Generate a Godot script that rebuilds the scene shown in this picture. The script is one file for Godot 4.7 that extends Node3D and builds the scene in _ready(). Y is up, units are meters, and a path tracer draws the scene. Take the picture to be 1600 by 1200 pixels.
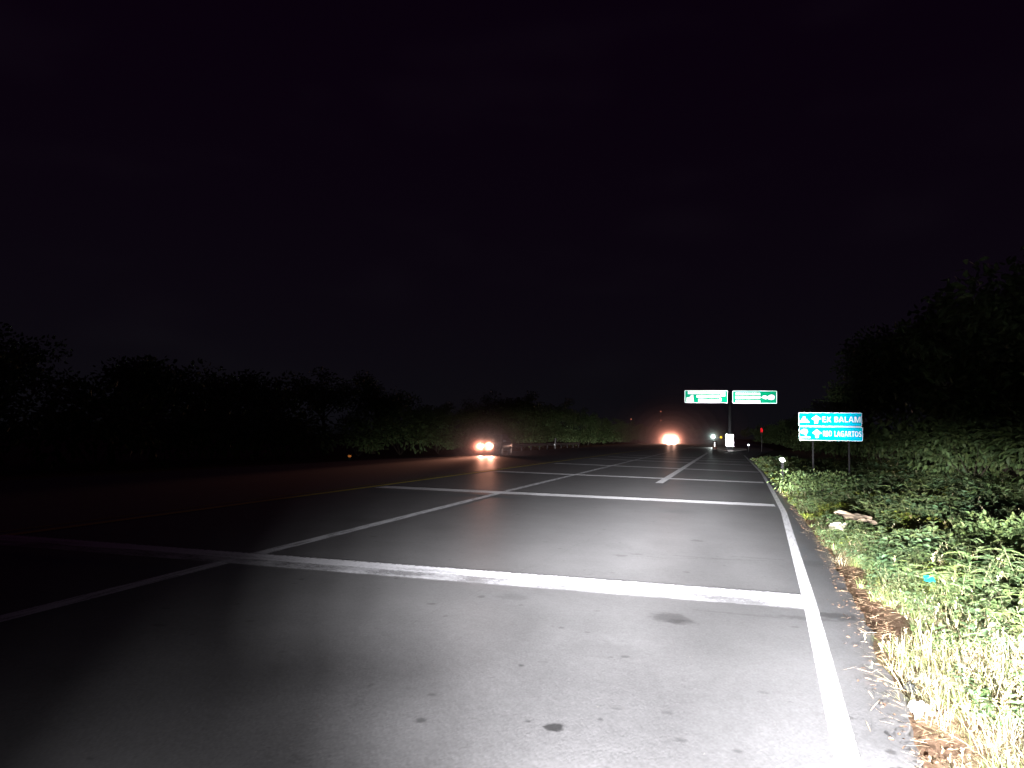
extends Node3D

var rng := RandomNumberGenerator.new()
var used := {}
var M := {}
const FALL := 0.0165      # the road falls to both sides of its crown
const CROWN := -8.15
const LEFT := -18.5
const EDGE := [[-30.0, 0.55], [2.0, 0.72], [3.8, 0.82], [4.9, 0.93], [7.0, 1.06], [10.3, 1.25], [17.7, 1.40], [34.0, 1.62], [60.0, 1.80], [85.0, 3.6], [120.0, 7.0], [1500.0, 7.0]]
const EDGE_LINE := [[-30.0, -0.9], [2.0, 0.42], [3.7, 0.51], [7.3, 0.70], [16.2, 1.09], [26.0, 1.30], [34.0, 1.45], [60.0, 1.50], [72.0, 1.52]]
const LANE_LINE := [[-30.0, -4.7], [4.2, -4.80], [6.5, -4.84], [17.4, -4.99], [48.0, -5.14], [300.0, -5.2]]
const YELLOW := [[-30.0, -8.05], [7.0, -8.08], [17.0, -8.05], [50.0, -8.15], [400.0, -8.15]]
const GORE_LINE := [[23.7, -1.96], [45.0, -1.88], [76.0, -1.76]]

# ------------------------------------------------------------------ helpers
func numbered(called: String) -> String:
	var n: int = used.get(called, 0)
	used[called] = n + 1
	return called if n == 0 else "%s_%03d" % [called, n]

func tag(o: Node, label: String, category: String, group := "", kind := "") -> Node:
	if label != "": o.set_meta("label", label)
	if category != "": o.set_meta("category", category)
	if group != "": o.set_meta("group", group)
	if kind != "": o.set_meta("kind", kind)
	return o

func base(called: String, at: Vector3, turn := 0.0) -> Node3D:
	var o := Node3D.new()
	o.name = numbered(called)
	add_child(o)
	o.position = at
	o.rotation.y = turn
	return o

func copy(src: Node3D, called: String) -> Node3D:
	var c: Node3D = src.duplicate()
	c.name = numbered(called)
	add_child(c)
	return c

func st_new() -> SurfaceTool:
	var s := SurfaceTool.new()
	s.begin(Mesh.PRIMITIVE_TRIANGLES)
	return s

func obj(called: String, mesh: Mesh, mat: Material, parent: Node3D) -> MeshInstance3D:
	var o := MeshInstance3D.new()
	o.mesh = mesh
	o.material_override = mat
	if parent == self:
		o.name = numbered(called)
		add_child(o)
	else:
		o.name = called
		parent.add_child(o, true)
	return o

func done(s: SurfaceTool, flat := false) -> ArrayMesh:
	if flat:
		pass
	s.generate_normals()
	return s.commit()

func tri(s: SurfaceTool, a: Vector3, b: Vector3, c: Vector3) -> void:
	s.add_vertex(a); s.add_vertex(b); s.add_vertex(c)

func quad(s: SurfaceTool, a: Vector3, b: Vector3, c: Vector3, d: Vector3) -> void:
	tri(s, a, b, c); tri(s, a, c, d)

func box(s: SurfaceTool, c: Vector3, e: Vector3, b := Basis.IDENTITY) -> void:
	s.set_smooth_group(-1)
	var h := e * 0.5
	var v := []
	for i in 8:
		v.append(c + b * Vector3(h.x if i & 1 else -h.x, h.y if i & 2 else -h.y, h.z if i & 4 else -h.z))
	for q in [[4, 6, 7, 5], [1, 3, 2, 0], [0, 2, 6, 4], [5, 7, 3, 1], [6, 2, 3, 7], [0, 4, 5, 1]]:
		quad(s, v[q[0]], v[q[1]], v[q[2]], v[q[3]])

func tube(s: SurfaceTool, pts: Array, radii: Array, sides := 8, cap := true) -> void:
	s.set_smooth_group(1)
	var rings := []
	for i in pts.size():
		var d: Vector3 = (pts[min(i + 1, pts.size() - 1)] - pts[max(i - 1, 0)]).normalized()
		var u := d.cross(Vector3.UP if absf(d.y) < 0.9 else Vector3.RIGHT).normalized()
		var w := d.cross(u)
		var ring := []
		for k in sides:
			var a := TAU * k / sides
			ring.append(pts[i] + (u * cos(a) + w * sin(a)) * float(radii[i]))
		rings.append(ring)
	for i in pts.size() - 1:
		for k in sides:
			var n := (k + 1) % sides
			quad(s, rings[i][k], rings[i][n], rings[i + 1][n], rings[i + 1][k])
	if cap:
		s.set_smooth_group(-1)
		for k in range(1, sides - 1):
			tri(s, rings[0][0], rings[0][k + 1], rings[0][k])
			var l: Array = rings[-1]
			tri(s, l[0], l[k], l[k + 1])

# a flat outline in x,y extruded in z, facing +z
func slab(s: SurfaceTool, poly: PackedVector2Array, z0: float, z1: float) -> void:
	s.set_smooth_group(-1)
	var p := poly
	if Geometry2D.is_polygon_clockwise(p):
		p.reverse()
	var t := Geometry2D.triangulate_polygon(p)
	for i in range(0, t.size(), 3):
		var a := p[t[i]]; var b := p[t[i + 1]]; var c := p[t[i + 2]]
		if (b - a).cross(c - a) > 0.0:
			var k := b; b = c; c = k
		tri(s, Vector3(a.x, a.y, z1), Vector3(b.x, b.y, z1), Vector3(c.x, c.y, z1))
		tri(s, Vector3(a.x, a.y, z0), Vector3(c.x, c.y, z0), Vector3(b.x, b.y, z0))
	for i in p.size():
		var a := p[i]; var b := p[(i + 1) % p.size()]
		quad(s, Vector3(a.x, a.y, z0), Vector3(a.x, a.y, z1), Vector3(b.x, b.y, z1), Vector3(b.x, b.y, z0))

func rounded(cx: float, cy: float, w: float, h: float, r: float) -> PackedVector2Array:
	var p := PackedVector2Array()
	for c in [[1, 1, 0], [-1, 1, 90], [-1, -1, 180], [1, -1, 270]]:
		for k in 5:
			var a := deg_to_rad(c[2] + k * 22.5)
			p.append(Vector2(cx + c[0] * (w * 0.5 - r) + r * cos(a), cy + c[1] * (h * 0.5 - r) + r * sin(a)))
	return p

func along(table: Array, d: float) -> float:
	for i in table.size() - 1:
		if d <= table[i + 1][0]:
			var t: float = clampf((d - table[i][0]) / (table[i + 1][0] - table[i][0]), 0.0, 1.0)
			return lerpf(table[i][1], table[i + 1][1], t)
	return table[-1][1]

func rise(d: float) -> float:
	return 0.004 * maxf(0.0, d - 115.0) if d < 400.0 else 1.14

func road_y(x: float, d: float) -> float:
	return -FALL * x + rise(d) if x >= CROWN else -FALL * CROWN + FALL * (x - CROWN) + rise(d)

const VERGE := [[-0.35, -0.12], [0.03, -0.045], [0.5, -0.05], [1.0, -0.07], [3.0, -0.13], [6.0, -0.12], [12.0, 0.05], [45.0, 0.3], [500.0, 1.0]]
func ground_y(x: float, d: float) -> float:
	var e := along(EDGE, d)
	if x >= e:
		var o := x - e
		return road_y(e, d) + along(VERGE, o)
	return road_y(maxf(x, LEFT), d) - 0.06 - 0.02 * maxf(0.0, LEFT - x)

func lin(r: float, g: float, b: float) -> Color:
	return Color(r, g, b).linear_to_srgb()

func paint(r: float, g: float, b: float, rough := 0.6, metal := 0.0) -> StandardMaterial3D:
	var m := StandardMaterial3D.new()
	m.albedo_color = lin(r, g, b)
	m.roughness = rough
	m.metallic = metal
	return m

func glow(r: float, g: float, b: float, e: float) -> StandardMaterial3D:
	var m := paint(r, g, b, 0.3)
	m.emission_enabled = true
	m.emission = Color(r, g, b).linear_to_srgb()
	m.emission_energy_multiplier = e
	return m

func noise(seed_: int, freq: float, oct := 4) -> FastNoiseLite:
	var n := FastNoiseLite.new()
	n.seed = seed_
	n.noise_type = FastNoiseLite.TYPE_SIMPLEX_SMOOTH
	n.frequency = freq
	n.fractal_octaves = oct
	return n

func gray_tile(seed_: int, freq: float, size: int, oct := 4) -> PackedByteArray:
	var im := noise(seed_, freq, oct).get_seamless_image(size, size)
	im.convert(Image.FORMAT_L8)
	return im.get_data()

# ------------------------------------------------------------------ start
func _ready() -> void:
	rng.seed = 20240611
	var cam := Camera3D.new()
	cam.name = "camera"
	cam.position = Vector3(0, 1.4, 0)
	cam.rotation_degrees = Vector3(3.8207, 15.629, 1.0)
	cam.fov = 53.13
	cam.near = 0.05
	cam.far = 3000.0
	cam.current = true
	add_child(cam)

	var env := Environment.new()
	env.background_mode = Environment.BG_SKY
	var sky := Sky.new()
	var sm := ProceduralSkyMaterial.new()
	sm.sky_top_color = lin(0.0026, 0.0004, 0.0034)
	sm.sky_horizon_color = lin(0.0041, 0.0041, 0.0056)
	sm.sky_curve = 0.13
	sm.ground_bottom_color = lin(0.001, 0.001, 0.001)
	sm.ground_horizon_color = lin(0.004, 0.004, 0.005)
	sm.sun_angle_max = 1.0
	sm.sky_cover = cloud_cover()
	sm.sky_cover_modulate = Color(1, 1, 1, 1)
	sky.sky_material = sm
	env.sky = sky
	env.tonemap_mode = Environment.TONE_MAPPER_LINEAR
	env.tonemap_exposure = 1.0
	env.volumetric_fog_enabled = true
	env.volumetric_fog_density = 0.0
	env.sdfgi_enabled = true
	env.ssao_enabled = true
	env.ssil_enabled = true
	var we := WorldEnvironment.new()
	we.name = "environment"
	we.environment = env
	add_child(we)

	materials()
	build_ground()
	build_road()
	build_markings()
	build_island()
	build_trees()
	build_signs()
	build_roadside()
	build_cars()
	build_verge()
	build_litter()

func cloud_cover() -> ImageTexture:
	# faint night cloud, even all round the sky
	var w := 512
	var h := 256
	var n := noise(5, 1.0, 5)
	var im := Image.create(w, h, false, Image.FORMAT_RGBAF)
	for y in h:
		var el := PI * (0.5 - (y + 0.5) / h)
		for x in w:
			var az := TAU * (x + 0.5) / w
			var v := n.get_noise_3d(cos(az) * cos(el) * 3.0, sin(el) * 11.0, sin(az) * cos(el) * 3.0)
			var c := clampf((v - 0.12) * 2.2, 0.0, 1.0) * 0.0008
			im.set_pixel(x, y, Color(c, c, c * 1.1, 1.0))
	return ImageTexture.create_from_image(im)

# ------------------------------------------------------------------ materials
func materials() -> void:
	M.galv = paint(0.03, 0.03, 0.031, 0.8)
	M.dull_rail = paint(0.06, 0.06, 0.062, 0.75)
	M.post = paint(0.02, 0.02, 0.02, 0.85)
	M.steel = paint(0.35, 0.35, 0.36, 0.5, 0.6)
	M.concrete = paint(0.32, 0.31, 0.29, 0.85)
	M.sheet_blue = paint(0.001, 0.50, 0.74, 0.46, 1.0)
	M.sheet_white = paint(0.92, 0.93, 0.95, 0.47, 1.0)
	M.sheet_green = paint(0.001, 0.28, 0.13, 0.28, 1.0)
	M.sheet_white_far = paint(0.90, 0.95, 0.90, 0.28, 1.0)
	M.sheet_red = paint(0.30, 0.006, 0.01, 0.46, 1.0)
	M.sheet_amber = paint(0.6, 0.2, 0.04, 0.42, 1.0)
	M.sheet_black = paint(0.02, 0.02, 0.02, 0.6)
	M.drum = paint(0.05, 0.02, 0.012, 0.7)
	M.rubber = paint(0.02, 0.02, 0.02, 0.8)
	M.rim = paint(0.5, 0.5, 0.52, 0.35, 0.9)
	M.plastic = paint(0.03, 0.03, 0.032, 0.5)
	M.plate = paint(0.7, 0.7, 0.68, 0.5)
	var g := paint(0.02, 0.025, 0.03, 0.05)
	g.albedo_color.a = 0.55
	g.transparency = BaseMaterial3D.TRANSPARENCY_ALPHA
	M.glass = g
	M.bark = paint(0.09, 0.07, 0.05, 0.9)
	var bt := NoiseTexture2D.new()
	bt.width = 256; bt.height = 256; bt.seamless = true
	bt.noise = noise(31, 0.03, 4)
	var ramp := Gradient.new()
	ramp.set_color(0, Color(0.55, 0.5, 0.45)); ramp.set_color(1, Color(1, 1, 1))
	bt.color_ramp = ramp
	M.bark.albedo_texture = bt
	M.bark.uv1_triplanar = true
	M.bark.uv1_scale = Vector3(1.5, 0.4, 1.5)
	for k in [["leaf", 0.55, 0.28], ["straw", 0.7, 0.25], ["dead", 0.85, 0.1]]:
		var m := paint(1, 1, 1, k[1])
		m.vertex_color_use_as_albedo = true
		m.cull_mode = BaseMaterial3D.CULL_DISABLED
		m.backlight_enabled = true
		m.backlight = Color(k[2], k[2], k[2])
		m.metallic_specular = 0.35
		M[k[0]] = m

func asphalt(tex: Texture2D, scale: Vector3) -> StandardMaterial3D:
	var m := StandardMaterial3D.new()
	m.albedo_texture = tex
	m.roughness = 0.52
	m.metallic_specular = 0.5
	m.uv1_scale = scale
	return m

# ------------------------------------------------------------------ setting
func build_ground() -> void:
	var ds := [-40.0, -10.0]
	var d := 0.0
	while d < 1500.0:
		ds.append(d)
		d += 0.5 if d < 24.0 else (2.0 if d < 70.0 else (15.0 if d < 430.0 else 150.0))
	ds.append(1500.0)
	var n := noise(8, 0.35, 4)
	var cols := [-500.0, -90.0, -45.0, -26.0, -19.5, -18.55, -18.2, -8.0]
	var offs := [-0.35, 0.03, 0.25, 0.5, 0.75, 1.0, 1.5, 2.0, 3.0, 4.5, 6.0, 9.0, 12.0, 20.0, 45.0, 500.0]
	var s := st_new()
	var rows := []
	for dd in ds:
		var row := []
		for x in cols:
			var y := ground_y(x, dd)
			if x > -18.4:
				y = road_y(x, dd) - 0.12
			elif x > -18.8:
				y = road_y(LEFT, dd) - 0.03
			row.append(Vector3(x, maxf(y, -0.9), -dd))
		var e := along(EDGE, dd)
		for o in offs:
			var x: float = e + o
			var y := road_y(e, dd) + along(VERGE, o)
			if o > 0.1:
				y += n.get_noise_2d(x, dd) * 0.05
			row.append(Vector3(x, y, -dd))
		rows.append(row)
	s.set_smooth_group(0)
	for i in rows.size() - 1:
		for k in rows[i].size() - 1:
			quad(s, rows[i][k], rows[i + 1][k], rows[i + 1][k + 1], rows[i][k + 1])
	# bare earth with straw and pebbles in it
	var size := 512
	var a := gray_tile(41, 0.012, size, 5)
	var b := gray_tile(42, 0.12, size, 3)
	var data := PackedByteArray()
	data.resize(size * size * 3)
	for i in size * size:
		var t: float = a[i] / 255.0
		var f: float = b[i] / 255.0
		var c := Color(0.15, 0.095, 0.060).lerp(Color(0.25, 0.165, 0.11), t)
		c = c * (0.55 + 0.9 * f)
		if f > 0.80:
			c = c.lerp(Color(0.30, 0.24, 0.16), 0.6)
		c = c.linear_to_srgb()
		data[i * 3] = int(clampf(c.r, 0, 1) * 255); data[i * 3 + 1] = int(clampf(c.g, 0, 1) * 255); data[i * 3 + 2] = int(clampf(c.b, 0, 1) * 255)
	var im := Image.create_from_data(size, size, false, Image.FORMAT_RGB8, data)
	im.generate_mipmaps()
	var m := StandardMaterial3D.new()
	m.albedo_texture = ImageTexture.create_from_image(im)
	m.uv1_triplanar = true
	m.uv1_world_triplanar = true
	m.uv1_scale = Vector3(0.6, 0.6, 0.6)
	m.roughness = 0.95
	m.metallic_specular = 0.2
	tag(obj("ground", done(s), m, self), "brown earth ground on both sides of the road", "", "", "structure")

const ALB := 0.135
func stain_list() -> Array:
	# x, distance, half sizes across and along, strength, ragged
	var a := [
		[-0.79, 3.69, 0.058, 0.055, 0.80], [-0.93, 3.72, 0.018, 0.02, 0.5],
		[-0.42, 6.20, 0.16, 0.17, 0.42], [-0.34, 6.08, 0.10, 0.10, 0.35], [-1.19, 4.57, 0.024, 0.03, 0.7],
		[0.87, 6.80, 0.20, 0.13, 0.55], [0.62, 6.62, 0.30, 0.06, 0.35], [0.1, 6.55, 0.45, 0.025, 0.30],
		[-0.38, 10.91, 0.10, 0.10, 0.45], [-1.19, 9.11, 0.10, 0.07, 0.42], [-1.02, 9.3, 0.08, 0.05, 0.4],
		[-0.25, 9.42, 0.55, 0.03, 0.30], [0.35, 9.70, 0.35, 0.035, 0.34], [0.95, 9.6, 0.15, 0.25, 0.25],
		[-0.62, 5.0, 0.03, 0.03, 0.5], [-0.7, 4.95, 0.02, 0.02, 0.5], [-2.0, 6.3, 0.03, 0.05, 0.5], [-1.75, 6.4, 0.15, 0.12, 0.22],
		[-1.15, 5.55, 0.022, 0.03, 0.5], [-0.95, 5.5, 0.02, 0.02, 0.5], [-1.5, 3.9, 0.03, 0.03, 0.4], [0.6, 4.35, 0.025, 0.02, 0.5],
		[0.72, 3.95, 0.03, 0.03, 0.5], [0.2, 4.6, 0.03, 0.02, 0.4], [0.8, 4.1, 0.18, 0.2, 0.16], [-0.2, 3.75, 0.03, 0.03, 0.35]]
	for i in 210:
		var d := 2.4 + pow(rng.randf(), 1.6) * 28.0
		var r := rng.randf_range(0.006, 0.022) * (1.0 + d * 0.05)
		a.append([rng.randf_range(-6.5, 1.2), d, r * rng.randf_range(0.8, 1.8), r * rng.randf_range(0.8, 1.6), rng.randf_range(0.25, 0.6)])
	for i in 26:
		a.append([rng.randf_range(-6.5, 1.0), rng.randf_range(3, 31), rng.randf_range(0.08, 0.35), rng.randf_range(0.1, 0.6), rng.randf_range(0.05, 0.15)])
	return a

func build_road() -> void:
	var road := base("road", Vector3.ZERO)
	tag(road, "grey asphalt highway with painted lines", "", "", "structure")
	var size := 1024
	var a := gray_tile(11, 0.006, size, 5)
	var b := gray_tile(12, 0.05, size, 3)
	var c := gray_tile(13, 0.33, size, 2)
	var tone := PackedFloat32Array()
	tone.resize(size * size)
	for i in size * size:
		tone[i] = ALB * (1.0 + 0.20 * (a[i] / 255.0 - 0.5) + 0.16 * (b[i] / 255.0 - 0.5) + 0.55 * (c[i] / 255.0 - 0.5))
	var data := PackedByteArray()
	data.resize(size * size * 3)
	for i in size * size:
		var t := int(255.0 * pow(tone[i], 1.0 / 2.2))
		data[i * 3] = t; data[i * 3 + 1] = t; data[i * 3 + 2] = t
	var im := Image.create_from_data(size, size, false, Image.FORMAT_RGB8, data)
	im.generate_mipmaps()
	M.asphalt = asphalt(ImageTexture.create_from_image(im), Vector3.ONE)
	# the stretch in front of the camera carries its own stains
	var x0 := -7.0
	var x1 := 2.0
	var d0 := 1.0
	var d1 := 33.0
	var w := 1024
	var h := 2048
	var near := PackedFloat32Array()
	near.resize(w * h)
	for j in h:
		var d := d0 + (d1 - d0) * (j + 0.5) / h
		var tj := posmod(int(-d / 6.0 * size), size)
		for i in w:
			var x := x0 + (x1 - x0) * (i + 0.5) / w
			near[j * w + i] = tone[tj * size + posmod(int(x / 6.0 * size), size)]
	var rag := noise(77, 9.0, 3)
	for sp in stain_list():
		var i0 := int((sp[0] - sp[2] * 1.6 - x0) / (x1 - x0) * w)
		var i1 := int((sp[0] + sp[2] * 1.6 - x0) / (x1 - x0) * w) + 1
		var j0 := int((sp[1] - sp[3] * 1.6 - d0) / (d1 - d0) * h)
		var j1 := int((sp[1] + sp[3] * 1.6 - d0) / (d1 - d0) * h) + 1
		for j in range(maxi(j0, 0), mini(j1, h - 1) + 1):
			var d := d0 + (d1 - d0) * (j + 0.5) / h
			for i in range(maxi(i0, 0), mini(i1, w - 1) + 1):
				var x := x0 + (x1 - x0) * (i + 0.5) / w
				var r := Vector2((x - sp[0]) / sp[2], (d - sp[1]) / sp[3]).length() + 0.5 * rag.get_noise_2d(x * 1.2, d * 1.2)
				near[j * w + i] *= 1.0 - float(sp[4]) * smoothstep(1.1, 0.65, r)
	# fine cracks wandering across the lane
	var wander := noise(78, 0.9, 4)
	for cr in [[-0.9, 9.15, 1.5, 0.45, 0.35], [-3.2, 12.4, 2.6, -0.3, 0.3], [-5.6, 8.2, 2.2, 0.8, 0.3], [-2.2, 5.2, 0.5, 6.0, 0.18], [-3.9, 15.0, 4.4, 0.9, 0.28], [-1.2, 20.5, 2.0, -0.5, 0.3]]:
		for k in 900:
			var t := k / 900.0
			var x: float = cr[0] + cr[2] * t + 0.05 * wander.get_noise_2d(t * 9.0, cr[1])
			var d: float = cr[1] + cr[3] * t + 0.10 * wander.get_noise_2d(t * 9.0 + 40.0, cr[1])
			var i := int((x - x0) / (x1 - x0) * w)
			var j := int((d - d0) / (d1 - d0) * h)
			if i >= 0 and i < w and j >= 0 and j < h and near[j * w + i] > 0.05:
				near[j * w + i] *= 1.0 - 0.6 * float(cr[4]) * clampf(0.7 + wander.get_noise_1d(t * 30.0), 0.0, 1.0)
	var nd := PackedByteArray()
	nd.resize(w * h * 3)
	for i in w * h:
		var t := int(255.0 * pow(near[i], 1.0 / 2.2))
		nd[i * 3] = t; nd[i * 3 + 1] = t; nd[i * 3 + 2] = t
	var nim := Image.create_from_data(w, h, false, Image.FORMAT_RGB8, nd)
	nim.generate_mipmaps()
	M.asphalt_near = asphalt(ImageTexture.create_from_image(nim), Vector3.ONE)
	var hd := PackedByteArray()
	hd.resize(w * h)
	for j in h:
		var tj := posmod(j * 3, size)
		for i in w:
			hd[j * w + i] = c[tj * size + posmod(i * 2, size)]
	var him := Image.create_from_data(w, h, false, Image.FORMAT_L8, hd)
	him.convert(Image.FORMAT_RGBA8)
	him.bump_map_to_normal_map(1.0)
	him.generate_mipmaps()
	M.asphalt_near.normal_enabled = true
	M.asphalt_near.normal_texture = ImageTexture.create_from_image(him)
	M.asphalt_near.normal_scale = 0.10
	var jag := noise(15, 1.3, 3)
	for part in [["pavement", -30.0, 1.0, 5.0, true, 0], ["pavement", 1.0, 33.0, 0.2, true, 1], ["pavement", 1.0, 33.0, 4.0, false, 0], ["pavement", 33.0, 1500.0, 0.0, true, 0]]:
		var near_part: bool = part[5] == 1
		var s := st_new()
		s.set_smooth_group(-1)
		var d: float = part[1]
		var last := []
		while true:
			var e := along(EDGE, d)
			if d < 60.0:
				e += 0.07 * jag.get_noise_1d(d) + 0.03 * jag.get_noise_1d(d * 5.0)
			var xs := [x0, -2.5, e] if near_part else ([LEFT, CROWN, x0] if not part[4] else [LEFT, CROWN, x0, e])
			var row := []
			for x in xs:
				row.append(Vector3(x, road_y(x, d), -d))
			if part[4]:
				row.append(Vector3(xs[-1] + 0.03, road_y(xs[-1], d) - 0.09, -d))
			if last.size():
				for k in row.size() - 1:
					for v in [last[k], row[k], row[k + 1], last[k], row[k + 1], last[k + 1]]:
						if near_part:
							s.set_uv(Vector2((v.x - x0) / (x1 - x0), (-v.z - d0) / (d1 - d0)))
						else:
							s.set_uv(Vector2(v.x / 6.0, v.z / 6.0))
						s.add_vertex(v)
			last = row
			if d >= part[2] - 0.001:
				break
			var step: float = part[3] if part[3] > 0.0 else (1.0 if d < 70.0 else 15.0 if d < 430.0 else 200.0)
			d = minf(d + step, part[2])
		s.generate_normals()
		obj("pavement", s.commit(), M.asphalt_near if near_part else M.asphalt, road)
	M.road = road

func line_material(seed_: int, r: float, g: float, b: float, wear: float, rough := 0.6) -> StandardMaterial3D:
	# worn paint: u across the line, v along it
	var w := 64
	var h := 1024
	var n := noise(seed_, 0.02, 4)
	var f := noise(seed_ + 1, 0.16, 3)
	var im := Image.create(w, h, false, Image.FORMAT_RGBA8)
	for y in h:
		for x in w:
			var u := (x + 0.5) / w
			var side := minf(u, 1.0 - u) * 9.0 + 0.5 * f.get_noise_2d(x * 2.0, y * 0.7)
			var a := smoothstep(0.05, 0.35, side)
			var v := n.get_noise_2d(x * 2.0, y * 0.5) + 0.55 * f.get_noise_2d(x, y)
			a *= 1.0 - wear * smoothstep(0.0, 0.45, v)
			var k := 1.0 - 0.12 * (f.get_noise_2d(x + 300.0, y) + 0.5)
			im.set_pixel(x, y, Color(r * k, g * k, b * k, a).linear_to_srgb())
	im.generate_mipmaps()
	var m := StandardMaterial3D.new()
	m.albedo_texture = ImageTexture.create_from_image(im)
	m.transparency = BaseMaterial3D.TRANSPARENCY_ALPHA
	m.roughness = rough
	return m

func strip(called: String, table: Array, d0: float, d1: float, width: float, mat: Material, lift := 0.004, period := 6.0, shift := 0.0) -> MeshInstance3D:
	var s := st_new()
	s.set_smooth_group(-1)
	var d := d0
	var last := []
	while true:
		var x := along(table, d) + shift
		var row := [Vector3(x - width / 2, road_y(x - width / 2, d) + lift, -d), Vector3(x + width / 2, road_y(x + width / 2, d) + lift, -d), d]
		if last.size():
			for k in [[last, 0], [row, 0], [row, 1], [last, 0], [row, 1], [last, 1]]:
				s.set_uv(Vector2(float(k[1]), k[0][2] / period))
				s.add_vertex(k[0][k[1]])
		last = row
		if d >= d1 - 0.001:
			break
		d = minf(d + (0.5 if d < 30.0 else 4.0), d1)
	s.generate_normals()
	return obj(called, s.commit(), mat, M.road)

func build_markings() -> void:
	var white := line_material(51, 0.86, 0.87, 0.88, 0.22)
	var faded := line_material(52, 0.68, 0.69, 0.71, 0.45)
	var yellow := line_material(53, 0.72, 0.62, 0.08, 0.25)
	var thin := line_material(54, 0.40, 0.33, 0.06, 0.75)
	strip("edge_line", EDGE_LINE, -20.0, 72.0, 0.114, white).set_meta("label", "solid white line along the grass edge")
	strip("lane_line", LANE_LINE, -20.0, 200.0, 0.17, faded).set_meta("label", "solid white lane line beside the yellow centre line")
	strip("centre_line", YELLOW, -20.0, 300.0, 0.15, yellow).set_meta("label", "yellow centre line")
	strip("centre_line", YELLOW, -20.0, 300.0, 0.09, thin, 0.004, 6.0, -0.34).set_meta("label", "thin faded second yellow line")
	strip("lane_line", GORE_LINE, 23.7, 76.0, 0.24, white, 0.008).set_meta("label", "wide white line starting part way up the lane")
	# lines painted across the lanes, closer together as they go
	var far_lines := [[16.95, 17.65, -7.85, 1.0], [26.1, 26.8, -7.75, 1.18], [34.9, 35.6, -7.7, 1.36], [44.0, 44.6, -7.6, 1.36], [49.7, 50.3, -7.4, 1.36], [55.5, 56.0, -7.2, 1.3]]
	for l in far_lines:
		cross_line(l[0], l[1], l[2], l[3], white, 7.0)
	# the nearest one is worn through in streaks
	var w := 2048
	var h := 96
	var im := Image.create(w, h, false, Image.FORMAT_RGBA8)
	var streak := noise(61, 0.02, 3)
	var fine := noise(62, 0.12, 3)
	for x in w:
		for y in h:
			var v := 1.0 - (y + 0.5) / h            # 0 near edge, 1 far edge
			var ragged := fine.get_noise_2d(x * 0.5, y * 1.4) + 0.6 * fine.get_noise_2d(x * 2.0, y * 2.0 + 400.0)
			var a := smoothstep(0.0, 0.05, v + 0.02 * ragged) * smoothstep(1.0, 0.90, v + 0.09 * ragged)
			# far half: two good coats; near half: one thin old coat
			var coat := smoothstep(0.44, 0.50, v + 0.05 * ragged + 0.10 * streak.get_noise_2d(x * 0.15, 50.0))
			var thin_coat := 0.42 + 0.5 * streak.get_noise_2d(x * 0.35, y * 0.6) + 0.22 * ragged
			a *= lerpf(clampf(thin_coat, 0.08, 1.0), 0.97 - 0.25 * maxf(0.0, ragged), coat)
			# lengthwise gaps where the paint has flaked off
			var gap := smoothstep(0.20, 0.0, absf(v - 0.62 - 0.03 * streak.get_noise_2d(x * 0.2, 0.0))) * clampf(0.45 + 1.6 * streak.get_noise_2d(x * 0.08, 90.0), 0.0, 1.0)
			a *= 1.0 - 0.75 * gap * clampf(0.8 + ragged, 0.0, 1.0)
			im.set_pixel(x, y, Color(0.78, 0.79, 0.81, clampf(a, 0, 1)).linear_to_srgb())
	im.generate_mipmaps()
	var m := StandardMaterial3D.new()
	m.albedo_texture = ImageTexture.create_from_image(im)
	m.transparency = BaseMaterial3D.TRANSPARENCY_ALPHA
	m.roughness = 0.6
	var s := st_new()
	s.set_smooth_group(-1)
	for k in 12:
		for q in [[k, 0], [k, 1], [k + 1, 1], [k, 0], [k + 1, 1], [k + 1, 0]]:
			var t: float = q[0] / 12.0
			var x := lerpf(-8.1, 0.65, t)
			var d: float = (6.93 if q[1] == 0 else 7.60) + lerpf(-0.42, 0.0, t)
			s.set_uv(Vector2(t, 1.0 - q[1]))
			s.add_vertex(Vector3(x, road_y(x, d) + 0.008, -d))
	s.generate_normals()
	obj("cross_line", s.commit(), m, M.road).set_meta("label", "worn white line painted across the lanes, nearly scrubbed off in streaks")

func cross_line(d0: float, d1: float, xa: float, xb: float, mat: Material, period: float) -> void:
	var s := st_new()
	s.set_smooth_group(-1)
	var n := 10
	for k in n:
		for q in [[k, 0], [k, 1], [k + 1, 1], [k, 0], [k + 1, 1], [k + 1, 0]]:
			var t := float(q[0]) / n
			var x := lerpf(xa, xb, t)
			var d: float = (d0 if q[1] == 0 else d1) + lerpf(-0.6, 0.3, t) * (1.0 if d0 < 30.0 else 0.0)
			s.set_uv(Vector2(float(q[1]), x / period + d0))
			s.add_vertex(Vector3(x, road_y(x, d) + 0.012, -d))
	s.generate_normals()
	obj("cross_line", s.commit(), mat, M.road)

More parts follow.
